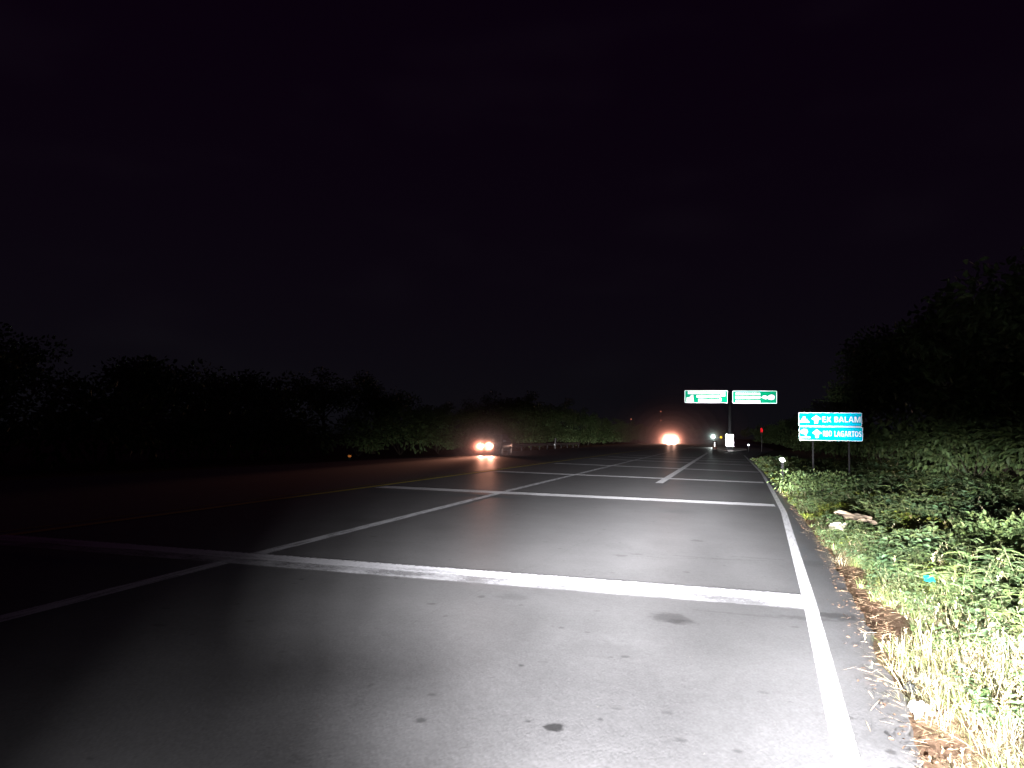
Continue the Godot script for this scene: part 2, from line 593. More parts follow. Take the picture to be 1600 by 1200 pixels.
func build_island() -> void:
	# kerbed gore the overhead sign stands on
	var p := PackedVector2Array()
	for k in [[0.15, 92.0], [0.75, 92.3], [1.6, 98.0], [2.6, 108.0], [2.4, 116.0], [-1.2, 116.0], [-1.4, 108.0], [-0.7, 98.0]]:
		p.append(Vector2(k[0], k[1]))
	var s := st_new()
	s.set_smooth_group(-1)
	var t := Geometry2D.triangulate_polygon(p)
	for i in range(0, t.size(), 3):
		var a := p[t[i]]; var b := p[t[i + 1]]; var c := p[t[i + 2]]
		tri(s, Vector3(a.x, 0.13, -a.y), Vector3(b.x, 0.13, -b.y), Vector3(c.x, 0.13, -c.y))
	for i in p.size():
		var a := p[i]; var b := p[(i + 1) % p.size()]
		quad(s, Vector3(a.x, -0.06, -a.y), Vector3(a.x, 0.13, -a.y), Vector3(b.x, 0.13, -b.y), Vector3(b.x, -0.06, -b.y))
	tag(obj("traffic_island", done(s), M.concrete, self), "low concrete traffic island under the overhead sign", "", "", "structure")

# ------------------------------------------------------------------ leaves
func leaf(s: SurfaceTool, at: Vector3, dir: Vector3, up: Vector3, length: float, width: float, col: Color, curl := 0.25) -> void:
	s.set_smooth_group(-1)
	s.set_color(col)
	var side := dir.cross(up).normalized()
	var n := side.cross(dir).normalized()
	var p := func(t: float, w: float, l: float) -> Vector3:
		return at + dir * (t * length) + side * (w * width * 0.5) + n * (l * width - curl * length * t * t)
	var b: Vector3 = p.call(0.0, 0.0, 0.0)
	var l1: Vector3 = p.call(0.35, -1.0, 0.16)
	var c1: Vector3 = p.call(0.35, 0.0, 0.0)
	var r1: Vector3 = p.call(0.35, 1.0, 0.16)
	var l2: Vector3 = p.call(0.72, -0.7, 0.12)
	var c2: Vector3 = p.call(0.72, 0.0, 0.0)
	var r2: Vector3 = p.call(0.72, 0.7, 0.12)
	var tip: Vector3 = p.call(1.0, 0.0, 0.0)
	tri(s, b, l1, c1); tri(s, b, c1, r1)
	quad(s, l1, l2, c2, c1); quad(s, c1, c2, r2, r1)
	tri(s, l2, tip, c2); tri(s, c2, tip, r2)

func rnd_dir() -> Vector3:
	var z := rng.randf_range(-1, 1)
	var a := rng.randf_range(0, TAU)
	return Vector3(sqrt(1 - z * z) * cos(a), z, sqrt(1 - z * z) * sin(a))

func vary(c: Color, by: float) -> Color:
	var k := 1.0 + rng.randf_range(-by, by)
	return Color(clampf(c.r * k * (1 + rng.randf_range(-by, by) * 0.4), 0, 1), clampf(c.g * k, 0, 1), clampf(c.b * k * (1 + rng.randf_range(-by, by) * 0.4), 0, 1))

# ------------------------------------------------------------------ trees
func make_tree(height: float, spread: float, low: float) -> Array:
	var wood := st_new()
	var crown := st_new()
	var lean := Vector3(rng.randf_range(-0.5, 0.5), 0, rng.randf_range(-0.5, 0.5))
	var top := height * 0.62
	var pts := []
	var rad := []
	for k in 6:
		var t := k / 5.0
		pts.append(Vector3(0, top * t - 0.15, 0) + lean * t * t + Vector3(rng.randf_range(-0.06, 0.06), 0, rng.randf_range(-0.06, 0.06)))
		rad.append(lerpf(0.17, 0.05, t) * height / 7.0 * (1.35 if k == 0 else 1.0))
	tube(wood, pts, rad, 8)
	var tips := [[pts[-1], spread * 0.42]]
	for k in 11:
		var t := rng.randf_range(low, 1.0)
		var from: Vector3 = pts[0].lerp(pts[-1], t)
		var a := k * 2.4 + rng.randf_range(-0.4, 0.4)
		var reach := spread * rng.randf_range(0.45, 1.0) * (1.15 - 0.55 * absf(t - 0.55))
		var to := from + Vector3(cos(a) * reach, height * rng.randf_range(0.06, 0.34), sin(a) * reach)
		var mid := from.lerp(to, 0.5) + Vector3(0, height * 0.03, 0)
		tube(wood, [from, mid, to], [0.055 * height / 7, 0.035 * height / 7, 0.012], 5)
		tips.append([to, spread * rng.randf_range(0.26, 0.46)])
		tips.append([mid + rnd_dir() * 0.3, spread * rng.randf_range(0.22, 0.36)])
		var tw := mid + Vector3(cos(a + 0.9) * reach * 0.4, height * 0.08, sin(a + 0.9) * reach * 0.4)
		tube(wood, [mid, tw], [0.025, 0.008], 4)
		tips.append([tw, spread * rng.randf_range(0.2, 0.32)])
	for tp in tips:
		var col := vary(Color(0.11, 0.16, 0.06), 0.25)
		for k in int(150 * tp[1]):
			var d := rnd_dir()
			var p: Vector3 = tp[0] + Vector3(d.x, d.y * 0.75, d.z) * float(tp[1]) * pow(rng.randf(), 0.45)
			leaf(crown, p, (d + rnd_dir() * 0.8 + Vector3(0, -0.2, 0)).normalized(), rnd_dir(), rng.randf_range(0.12, 0.25), rng.randf_range(0.08, 0.14), vary(col, 0.2))
	return [done(wood), done(crown)]

func make_bush(r: float, h: float, leaf_len: float, count: int, col: Color) -> Array:
	var wood := st_new()
	var crown := st_new()
	for k in 7:
		var a := k * 0.9 + rng.randf() * 0.5
		var to := Vector3(cos(a) * r * 0.6, h * rng.randf_range(0.5, 0.85), sin(a) * r * 0.6)
		tube(wood, [Vector3(0, -0.05, 0), to * 0.5 + Vector3(0, 0.05, 0), to], [0.02, 0.014, 0.005], 5)
		for j in count / 7:
			var d := rnd_dir()
			var p := to + Vector3(d.x * r * 0.55, d.y * h * 0.42, d.z * r * 0.55) * pow(rng.randf(), 0.4)
			p.y = maxf(p.y, 0.04)
			leaf(crown, p, (d + rnd_dir() * 0.6).normalized(), (Vector3.UP + rnd_dir() * 0.5).normalized(), leaf_len * rng.randf_range(0.7, 1.3), leaf_len * rng.randf_range(0.45, 0.7), vary(col, 0.3))
	return [done(wood), done(crown)]

func build_trees() -> void:
	var kinds := []
	for k in [[7.0, 2.7, 0.35], [8.0, 3.2, 0.4], [6.0, 2.6, 0.25], [7.5, 2.4, 0.45]]:
		kinds.append(make_tree(k[0], k[1], k[2]))
	var shrubs := []
	for k in 3:
		shrubs.append(make_bush(1.9, 2.4, 0.24, 1100, Color(0.11, 0.16, 0.06)))
	var protos := []
	# far side: d, x, height
	var left := [[17, -28.5, 6.6], [21, -26, 5.6], [25, -30, 6.8], [29, -27, 5.9], [34, -29, 6.4], [39, -27.5, 5.8], [44, -29.5, 6.6], [50, -28, 6.6], [56, -27, 6.3], [62, -30, 6.2], [68, -28, 5.3], [75, -29, 5.0], [82, -27.5, 5.2], [90, -28.5, 6.6], [97, -27, 7.6], [105, -29, 8.2], [114, -28, 8.0], [124, -27.5, 8.0], [136, -28.5, 7.6], [150, -27, 7.2], [166, -28, 6.6], [185, -27, 6.0], [206, -27, 6.4], [230, -26, 6.2], [258, -26, 5.8], [290, -25, 6.4], [325, -24, 6.6], [365, -22, 6.0], [400, -16, 6.5], [405, -7, 5.6], [410, 1, 6.0], [400, 9, 6.6]]
	var right := [[20, 14.2, 8.6], [23, 12.6, 8.2], [27, 14.5, 9.8], [31, 12.8, 9.6], [35, 15, 10.4], [39, 12.4, 9.8], [44, 13.6, 10.8], [50, 12.2, 10.2], [57, 13.4, 10.8], [64, 13.0, 10.8], [73, 13.4, 10.4], [83, 14.0, 9.6], [95, 14.6, 9.0], [109, 15.0, 8.4], [125, 15, 7.8], [146, 14, 7.2], [171, 13.5, 6.8], [201, 13, 6.6], [236, 12.5, 6.4], [276, 12, 6.0], [331, 12, 6.2], [11, 13.8, 7.8], [15.5, 12.9, 7.6]]
	var base_h := [7.0 * 0.92, 8.0 * 0.92, 6.0 * 0.92, 7.5 * 0.92]
	for side in [[left, "dark leafy tree in the unlit row beyond the oncoming lanes", "trees beyond the oncoming lanes", "dark low shrub at the foot of the far row of trees", "shrubs beyond the oncoming lanes"],
			[right, "tall dark tree in the thicket behind the grassy verge", "trees behind the verge", "dark shrub under the trees behind the verge", "shrubs behind the verge"]]:
		var i := 0
		for t in side[0]:
			var kind := (i * 7 + int(t[0])) % 4
			var o: Node3D
			var y := ground_y(t[1], t[0])
			if protos.size() <= 3 and not protos.any(func(q): return q[0] == kind):
				o = base("tree", Vector3.ZERO)
				obj("trunk", kinds[kind][0], M.bark, o)
				obj("crown", kinds[kind][1], M.leaf, o)
				protos.append([kind, o])
			else:
				for q in protos:
					if q[0] == kind:
						o = copy(q[1], "tree")
			tag(o, side[1], "tree", side[2])
			var k: float = t[2] / base_h[kind]
			o.position = Vector3(t[1], maxf(y, -0.9), -float(t[0]))
			o.rotation.y = rng.randf() * TAU
			o.scale = Vector3(k * rng.randf_range(0.95, 1.2), k, k * rng.randf_range(0.95, 1.2))
			i += 1
		i = 0
		var ids := []
		var d := 12.0
		while d < 260.0:
			var first := i < 3
			var o: Node3D
			if first:
				o = base("shrub", Vector3.ZERO)
				obj("stem", shrubs[i][0], M.bark, o)
				obj("foliage", shrubs[i][1], M.leaf, o)
				ids.append(o)
			else:
				o = copy(ids[i % 3], "shrub")
			tag(o, side[3], "shrub", side[4])
			var x: float
			if side[0] == left:
				x = -23.5 + rng.randf_range(-1.0, 1.0)
			else:
				x = maxf(9.6, along(EDGE, d) + 4.6) + rng.randf_range(-0.8, 1.2)
			o.position = Vector3(x, maxf(ground_y(x, d), -0.9), -d)
			o.rotation.y = rng.randf() * TAU
			var k := rng.randf_range(0.75, 1.25)
			o.scale = Vector3(k * 1.15, k, k * 1.15)
			d += 3.0 + d * 0.055
			i += 1

# ------------------------------------------------------------------ signs
func letters(text: String, x: float, y: float, w: float, h: float, z: float, mat: Material, parent: Node3D) -> void:
	var t := TextMesh.new()
	var f := SystemFont.new()
	f.font_names = PackedStringArray(["Droid Sans"])
	f.font_weight = 700
	t.font = f
	t.text = text
	t.font_size = 64
	t.pixel_size = 0.01
	t.depth = 0.01
	var o := obj("lettering", t, mat, parent)
	var b := t.get_aabb()
	var k := Vector3(w / b.size.x, h / b.size.y, 1.0)
	o.scale = k
	o.position = Vector3(x - b.position.x * k.x, y - b.position.y * k.y, z)
	o.set_meta("label", "white lettering " + text)

func poly(called: String, pts: Array, z: float, depth: float, mat: Material, parent: Node3D) -> MeshInstance3D:
	var p := PackedVector2Array()
	for q in pts:
		p.append(Vector2(q[0], q[1]))
	var s := st_new()
	slab(s, p, z, z + depth)
	return obj(called, done(s), mat, parent)

func round_poly(cx: float, cy: float, rx: float, ry: float, n := 18) -> Array:
	var a := []
	for k in n:
		a.append([cx + rx * cos(TAU * k / n), cy + ry * sin(TAU * k / n)])
	return a

func border(w: float, h: float, cx: float, cy: float, t: float, z: float, mat: Material, parent: Node3D, r := 0.05) -> void:
	var s := st_new()
	var a := rounded(cx, cy, w, h, r)
	var b := rounded(cx, cy, w - 2 * t, h - 2 * t, maxf(r - t, 0.01))
	s.set_smooth_group(-1)
	for i in a.size():
		var j := (i + 1) % a.size()
		quad(s, Vector3(b[i].x, b[i].y, z), Vector3(b[j].x, b[j].y, z), Vector3(a[j].x, a[j].y, z), Vector3(a[i].x, a[i].y, z))
	obj("border", done(s), mat, parent)

func build_signs() -> void:
	# blue destination sign on two posts
	var o := base("destination_sign", Vector3(3.62, ground_y(3.62, 30.0), -30.0), deg_to_rad(-5.5))
	tag(o, "blue two-panel road sign for EK BALAM and RIO LAGARTOS on two posts", "road sign")
	var g := o.position.y
	for x in [-0.58, 0.63]:
		var s := st_new()
		box(s, Vector3(x, (2.38 - g) / 2 - 0.15, -0.05), Vector3(0.055, 2.38 - g + 0.3, 0.055))
		obj("post", done(s), M.galv, o)
	for k in [[0.0, 1.925, 2.425, "EK BALAM", 0.05], [0.02, 1.400, 1.910, "RIO LAGARTOS", 0.05]]:
		var w := 2.14
		var x0: float = -w / 2 + k[0]
		var cy: float = (k[1] + k[2]) / 2 - g
		var s := st_new()
		slab(s, rounded(k[0], cy, w, k[2] - k[1], 0.05), -0.02, 0.0)
		var p := obj("panel", done(s), M.sheet_blue, o)
		p.set_meta("label", "blue reflective panel reading " + str(k[3]))
		border(w - 0.004, k[2] - k[1] - 0.004, k[0], cy, 0.018, 0.003, M.sheet_white, p)
		var ax := x0 + 0.61
		var arrow := [[ax - 0.17, cy + 0.02], [ax, cy + 0.165], [ax + 0.17, cy + 0.02], [ax + 0.07, cy + 0.02 - 0.05], [ax + 0.06, cy - 0.155], [ax - 0.06, cy - 0.155], [ax - 0.07, cy - 0.03]]
		poly("arrow", arrow, 0.004, 0.004, M.sheet_white, p)
		if k[3] == "EK BALAM":
			var py := cy - 0.12
			var px := x0 + 0.20
			poly("pyramid_symbol", [[px - 0.19, py], [px - 0.15, py + 0.07], [px - 0.11, py + 0.07], [px - 0.09, py + 0.14], [px - 0.05, py + 0.14], [px - 0.04, py + 0.22], [px + 0.04, py + 0.22], [px + 0.05, py + 0.14], [px + 0.09, py + 0.14], [px + 0.11, py + 0.07], [px + 0.15, py + 0.07], [px + 0.19, py]], 0.004, 0.004, M.sheet_white, p)
		else:
			var px := x0 + 0.20
			poly("bird_symbol", [[px - 0.15, cy + 0.02], [px - 0.13, cy + 0.12], [px - 0.03, cy + 0.17], [px + 0.07, cy + 0.15], [px + 0.11, cy + 0.06], [px + 0.06, cy - 0.02], [px + 0.05, cy - 0.11], [px + 0.19, cy - 0.12], [px + 0.19, cy - 0.17], [px - 0.19, cy - 0.17], [px - 0.19, cy - 0.12], [px, cy - 0.11], [px + 0.01, cy - 0.04], [px - 0.05, cy - 0.02]], 0.004, 0.004, M.sheet_white, p)
		letters(k[3], x0 + 0.82, cy - 0.10, 1.27, 0.21, 0.006, M.sheet_white, p)

	# overhead sign: two green panels on one post
	var q := base("overhead_sign", Vector3(0.40, 0.13, -98.0))
	tag(q, "T-shaped overhead sign with two green reflective panels on a tall post", "road sign")
	var s := st_new()
	tube(s, [Vector3(0, 0, 0), Vector3(0, 3.6, 0), Vector3(0, 7.1, 0)], [0.22, 0.19, 0.15], 14)
	obj("post", done(s), M.galv, q)
	s = st_new()
	tube(s, [Vector3(0, -0.02, 0), Vector3(0, 0.08, 0)], [0.36, 0.36], 14)
	obj("base_plate", done(s), M.galv, q)
	for y in [5.95, 6.85]:
		s = st_new()
		tube(s, [Vector3(-5.1, y, 0), Vector3(5.1, y, 0)], [0.09, 0.09], 10)
		obj("arm", done(s), M.galv, q)
	var L := panel_at(q, -2.82, 6.45, 5.2, 1.58, "green panel lettered almost all over in white")
	# left panel: rows of crowded lettering and arrows round small green gaps
	blocks(L, -2.82, 6.45, [[-2.2, 0.50, 4.3, 0.36, 17], [-1.15, 0.05, 2.75, 0.34, 12], [-0.95, -0.45, 2.7, 0.40, 11]], 3)
	poly("arrow", shape(-2.82, 6.45, [[-2.35, -0.1], [-2.0, -0.05], [-1.75, 0.22], [-1.55, 0.22], [-1.45, -0.6], [-2.4, -0.6]]), 0.141, 0.01, M.sheet_white_far, L)
	poly("arrow", shape(-2.82, 6.45, [[2.3, 0.05], [2.3, 0.62], [2.05, 0.62], [1.7, 0.22], [1.6, 0.05], [1.95, 0.05]]), 0.141, 0.01, M.sheet_white_far, L)
	poly("arrow", shape(-2.82, 6.45, [[1.65, 0.0], [1.85, -0.2], [1.85, -0.55], [1.6, -0.55]]), 0.141, 0.01, M.sheet_white_far, L)
	var Rp := panel_at(q, 2.90, 6.42, 5.2, 1.58, "green panel with white lettering and a white arrow")
	blocks(Rp, 2.90, 6.42, [[-2.2, 0.42, 2.9, 0.30, 11], [-2.25, -0.02, 2.95, 0.34, 12], [-2.2, -0.50, 2.9, 0.34, 12]], 4)
	poly("arrow", shape(2.90, 6.42, [[0.75, -0.05], [1.0, 0.20], [1.3, 0.22], [1.5, 0.08], [1.7, 0.25], [1.95, 0.33], [2.25, 0.25], [2.35, 0.0], [2.25, -0.28], [1.95, -0.38], [1.65, -0.3], [1.5, -0.2], [1.3, -0.28], [1.05, -0.2]]), 0.141, 0.01, M.sheet_white_far, Rp)
	# striped marker at the foot of the post
	var m := base("object_marker", Vector3(0.38, 0.13, -96.6))
	tag(m, "white marker board with thin dark stripes on the island below the overhead sign", "marker board")
	for x in [-0.3, 0.3]:
		s = st_new()
		box(s, Vector3(x, 0.2, -0.04), Vector3(0.06, 0.6, 0.05))
		obj("post", done(s), M.galv, m)
	s = st_new()
	slab(s, rounded(0, 1.12, 0.92, 1.42, 0.05), -0.015, 0.0)
	var bd := obj("board", done(s), M.sheet_white_far, m)
	for k in 5:
		var y := 0.52 + k * 0.27
		poly("stripe", [[-0.455, y + 0.02], [-0.455, y + 0.07], [0, y + 0.17], [0.455, y + 0.07], [0.455, y + 0.02], [0, y + 0.13]], 0.003, 0.003, M.sheet_black, bd)

func shape(cx: float, cy: float, pts: Array) -> Array:
	return pts.map(func(p): return [cx + p[0], cy + p[1]])

func panel_at(q: Node3D, cx: float, cy: float, w: float, h: float, label: String) -> MeshInstance3D:
	var s := st_new()
	slab(s, rounded(cx, cy, w, h, 0.12), 0.10, 0.14)
	var p := obj("panel", done(s), M.sheet_green, q)
	p.set_meta("label", label)
	var holder := MeshInstance3D.new()
	holder = p
	border(w - 0.01, h - 0.01, cx, cy, 0.08, 0.144, M.sheet_white_far, holder, 0.12)
	return p

func blocks(p: MeshInstance3D, cx: float, cy: float, rows: Array, seed_: int) -> void:
	# lettering too far off to read: a row of upright bold strokes
	var r := RandomNumberGenerator.new()
	r.seed = seed_
	for row in rows:
		var s := st_new()
		var x: float = row[0]
		var step: float = row[2] / row[4]
		for k in int(row[4]):
			var w := step * r.randf_range(0.86, 0.95)
			var h: float = row[3]
			var cut := r.randf_range(0.0, 0.10)
			slab(s, PackedVector2Array([Vector2(cx + x, cy + row[1] - h / 2), Vector2(cx + x + w, cy + row[1] - h / 2), Vector2(cx + x + w, cy + row[1] + h / 2 - cut), Vector2(cx + x + w * 0.5, cy + row[1] + h / 2), Vector2(cx + x, cy + row[1] + h / 2 - cut * 0.5)]), 0.142, 0.150)
			x += step
		obj("lettering", done(s), M.sheet_white_far, p)

# ------------------------------------------------------------------ roadside things
func delineator(called: String, x: float, d: float, height: float, r: float, mat: Material, label: String, tilt := 0.0) -> void:
	var o := base(called, Vector3(x, ground_y(x, d), -d))
	tag(o, label, "marker post")
	var s := st_new()
	box(s, Vector3(0, (height + 0.1) / 2 - 0.2, 0), Vector3(0.09, height + 0.3, 0.03))
	obj("post", done(s), M.post, o)
	s = st_new()
	slab(s, PackedVector2Array(round_poly(0, height, r * 1.25, r * 0.85).map(func(p): return Vector2(p[0], p[1]))), 0.016, 0.030)
	var m := obj("reflector", done(s), mat, o)
	m.rotation.z = tilt
	if tilt != 0.0:
		m.position = Vector3(0, height, 0) - Basis(Vector3.BACK, tilt) * Vector3(0, height, 0)
	var to := Vector3(0, 0, 0) - o.position
	o.rotation.y = atan2(to.x, to.z)

func build_roadside() -> void:
	delineator("delineator_post", 1.78, 27.0, 0.82, 0.075, M.sheet_white, "short post with a bright white reflector in the grass before the blue sign", -0.5)
	delineator("delineator_post", 2.6, 98.0, 0.85, 0.08, M.sheet_white_far, "small far post with a white reflector beside the traffic island")
	delineator("delineator_post", -19.2, 37.0, 0.26, 0.07, M.sheet_amber, "stubby post with an amber reflector beyond the oncoming lanes")
	# red reflector plate past the blue sign
	var o := base("red_marker", Vector3(4.07, ground_y(7.2, 97.0) + 0.0, -97.0))
	tag(o, "narrow red reflective plate on a thin pole near the overhead sign", "marker post")
	var s := st_new()
	box(s, Vector3(0, 1.3, -0.03), Vector3(0.05, 2.9, 0.04))
	obj("pole", done(s), M.galv, o)
	s = st_new()
	slab(s, rounded(0, 2.74, 0.24, 0.52, 0.04), -0.005, 0.012)
	obj("plate", done(s), M.sheet_red, o)
	# reflective drum in front of the island
	var dr := base("traffic_drum", Vector3(-1.42, road_y(-1.42, 100.0), -100.0))
	tag(dr, "traffic drum with three white reflective bands beside the traffic island", "traffic drum")
	s = st_new()
	tube(s, [Vector3(0, 0.0, 0), Vector3(0, 0.1, 0)], [0.36, 0.34], 16)
	obj("base", done(s), M.rubber, dr)
	s = st_new()
	tube(s, [Vector3(0, 0.1, 0), Vector3(0, 1.05, 0), Vector3(0, 1.1, 0)], [0.27, 0.22, 0.16], 18)
	obj("body", done(s), M.drum, dr)
	for y in [0.45, 0.65, 0.86]:
		s = st_new()
		tube(s, [Vector3(0, y, 0), Vector3(0, y + 0.10, 0)], [0.268, 0.262], 18, false)
		obj("band", done(s), M.sheet_white_far, dr)
	# steel guard rail beyond the oncoming lanes
	var gr := base("guard_rail", Vector3(-19.4, 0, 0))
	tag(gr, "low grey steel guard rail beyond the oncoming lanes", "guard rail")
	var d := 66.0
	while d <= 104.0:
		s = st_new()
		box(s, Vector3(-0.1, ground_y(-19.4, d) + 0.2, -d), Vector3(0.12, 0.95, 0.12))
		obj("post", done(s), M.galv, gr)
		d += 3.8
	s = st_new()
	s.set_smooth_group(-1)
	var prof := [[0.0, 0.42], [0.07, 0.47], [0.0, 0.55], [0.07, 0.63], [0.0, 0.70]]
	for k in prof.size() - 1:
		var y := ground_y(-19.4, 80.0)
		quad(s, Vector3(prof[k][0], prof[k][1] + y, -65.5), Vector3(prof[k][0], prof[k][1] + y, -104.5), Vector3(prof[k + 1][0], prof[k + 1][1] + y, -104.5), Vector3(prof[k + 1][0], prof[k + 1][1] + y, -65.5))
		quad(s, Vector3(prof[k][0] - 0.004, prof[k][1] + y, -65.5), Vector3(prof[k + 1][0] - 0.004, prof[k + 1][1] + y, -65.5), Vector3(prof[k + 1][0] - 0.004, prof[k + 1][1] + y, -104.5), Vector3(prof[k][0] - 0.004, prof[k][1] + y, -104.5))
	obj("rail", done(s), M.dull_rail, gr)
	var wp := base("marker_post", Vector3(-19.25, ground_y(-19.25, 88.0), -88.0), 0.2)
	tag(wp, "white roadside post with a low white foot beside the guard rail", "marker post")
	s = st_new()
	box(s, Vector3(0, 0.6, 0), Vector3(0.16, 1.3, 0.06))
	obj("post", done(s), paint(0.14, 0.135, 0.13, 0.8), wp)
	s = st_new()
	box(s, Vector3(-0.14, 0.5, 0.02), Vector3(0.3, 0.16, 0.10))
	obj("foot", done(s), M.plate, wp)
	# far masts with obstruction lamps
	for k in [[-32.5, 400.0, 15.6, [14.9, 10.31], "tall thin lattice mast carrying two red lamps above the far trees"], [-47.6, 400.0, 11.4, [10.8], "shorter lattice mast with one red lamp above the far trees"]]:
		var y := ground_y(k[0], k[1])
		y = maxf(y, -0.9)
		var ms := base("lamp_mast", Vector3(k[0], y, -k[1]))
		tag(ms, k[4], "mast")
		s = st_new()
		for a in 3:
			var c := Vector3(cos(a * TAU / 3), 0, sin(a * TAU / 3))
			tube(s, [c * 0.6, c * 0.25 + Vector3(0, k[2] - y, 0)], [0.05, 0.04], 6)
		var yy := 0.6
		while yy < k[2] - y - 0.6:
			for a in 3:
				var r0: float = lerpf(0.6, 0.25, yy / (k[2] - y))
				var c0 := Vector3(cos(a * TAU / 3), 0, sin(a * TAU / 3)) * r0 + Vector3(0, yy, 0)
				var c1 := Vector3(cos((a + 1) * TAU / 3), 0, sin((a + 1) * TAU / 3)) * r0 + Vector3(0, yy + 0.7, 0)
				tube(s, [c0, c1], [0.02, 0.02], 4)
			yy += 0.9
		obj("lattice", done(s), M.steel, ms)
		for h in k[3]:
			var sp := SphereMesh.new()
			sp.radius = 0.24; sp.height = 0.5
			sp.radial_segments = 12; sp.rings = 8
			var l := obj("lamp", sp, glow(0.9, 0.22, 0.12, 1.3), ms)
			l.position = Vector3(0.15, float(h) - y, 0.45)
			var om := OmniLight3D.new()
			om.name = "lamp_light"
			om.light_color = Color(1.0, 0.45, 0.3)
			om.light_energy = 0.6
			om.light_size = 0.2
			om.omni_range = 30.0
			om.shadow_enabled = true
			l.add_child(om)
	# lit up work lamp with an amber beacon, on a stand past the island
	var wl := base("work_lamp", Vector3(-2.0, road_y(-2.0, 124.0), -124.0))
	tag(wl, "white work lamp with a small amber beacon on a stand past the traffic island", "work lamp")
	s = st_new()
	tube(s, [Vector3(0, 0, 0), Vector3(0, 1.6, 0)], [0.04, 0.03], 8)
	for a in 3:
		tube(s, [Vector3(0, 0.5, 0), Vector3(cos(a * 2.1) * 0.5, 0, sin(a * 2.1) * 0.5)], [0.02, 0.02], 6)
	tube(s, [Vector3(0, 1.5, 0), Vector3(1.15, 1.5, 0)], [0.025, 0.025], 6)
	obj("stand", done(s), M.steel, wl)
	s = st_new()
	slab(s, rounded(0, 1.68, 0.5, 0.42, 0.06), -0.1, 0.0)
	obj("housing", done(s), M.plastic, wl)
	s = st_new()
	slab(s, rounded(0, 1.68, 0.42, 0.36, 0.05), 0.004, 0.03)
	obj("lamp_lens", done(s), glow(0.95, 1.0, 0.98, 18.0), wl)
	spot(wl, Vector3(0, 1.68, 0.08), Vector3(0, -0.02, 1), 55.0, 1.0, 26.0, Color(0.95, 1.0, 0.98), 0.15)
	var sp := SphereMesh.new()
	sp.radius = 0.17; sp.height = 0.34
	sp.radial_segments = 14; sp.rings = 8
	var am := obj("beacon_lamp", sp, glow(1.0, 0.6, 0.02, 1.6), wl)
	am.position = Vector3(1.2, 1.60, 0.05)
	var ol := OmniLight3D.new()
	ol.name = "beacon_light"
	ol.light_color = Color(1.0, 0.75, 0.1)
	ol.light_energy = 0.4
	ol.light_size = 0.15
	ol.omni_range = 30.0
	ol.shadow_enabled = true
	am.add_child(ol)
	haze_round("lamp_haze", wl.position + Vector3(0, 1.68, 0.1), 0.45, 3.6, 0.9, 1.9, "thin pale haze glowing around the white work lamp", true)

func spot(parent: Node3D, at: Vector3, dir: Vector3, half: float, soft: float, e: float, c: Color, size := 0.05) -> void:
	var l := SpotLight3D.new()
	l.name = "beam"
	parent.add_child(l, true)
	l.transform = Transform3D(Basis.looking_at(dir.normalized(), Vector3.UP), at)
	l.spot_angle = half
	l.spot_angle_attenuation = soft
	l.spot_range = 400.0
	l.spot_attenuation = 2.0
	l.light_energy = e
	l.light_color = c
	l.light_size = size
	l.shadow_enabled = true

func haze_round(called: String, at: Vector3, inner: float, outer: float, dense: float, power: float, label: String, cool := false) -> void:
	# haze that thins out gradually: many nested volumes
	var o := base(called, at)
	tag(o, label, "haze", "", "stuff")
	var n := 12
	var last := 0.0
	for k in range(n - 1, -1, -1):
		var r := inner * pow(outer / inner, k / float(n - 1))
		var total := dense * pow(r / inner, -power) * (1.0 - 0.999 * pow(k / float(n - 1), 2.0))
		var t := k / float(n - 1)
		var c := Color(0.98, 0.90, 0.86).lerp(Color(0.95, 0.66, 0.62), t)
		if cool:
			c = Color(0.9, 0.97, 0.96)
		var f := FogVolume.new()
		f.name = "haze"
		f.shape = RenderingServer.FOG_VOLUME_SHAPE_ELLIPSOID
		f.size = Vector3(2 * r, 1.8 * r, 2 * r)
		var m := FogMaterial.new()
		m.density = maxf(total - last, 0.0)
		m.albedo = c
		f.material = m
		o.add_child(f, true)
		f.set_meta("kind", "stuff")
		last = total

# ------------------------------------------------------------------ cars
func loft(s: SurfaceTool, st: Array, power := 4.0) -> void:
	# rings of a rounded box along z: [z, half width, bottom, top]
	var n := 20
	var rings := []
	for k in st:
		var ring := []
		for i in n:
			var a := TAU * (i + 0.5) / n
			var c := cos(a)
			var d := sin(a)
			var r := pow(pow(absf(c), power) + pow(absf(d), power), -1.0 / power)
			ring.append(Vector3(c * r * k[1], lerpf(k[2], k[3], 0.5 + 0.5 * d * r), k[0]))
		rings.append(ring)
	s.set_smooth_group(1)
	for i in rings.size() - 1:
		for k in n:
			var m := (k + 1) % n
			quad(s, rings[i][k], rings[i + 1][k], rings[i + 1][m], rings[i][m])
	s.set_smooth_group(-1)
	for k in range(1, n - 1):
		tri(s, rings[0][0], rings[0][k], rings[0][k + 1])
		var l: Array = rings[-1]
		tri(s, l[0], l[k + 1], l[k])

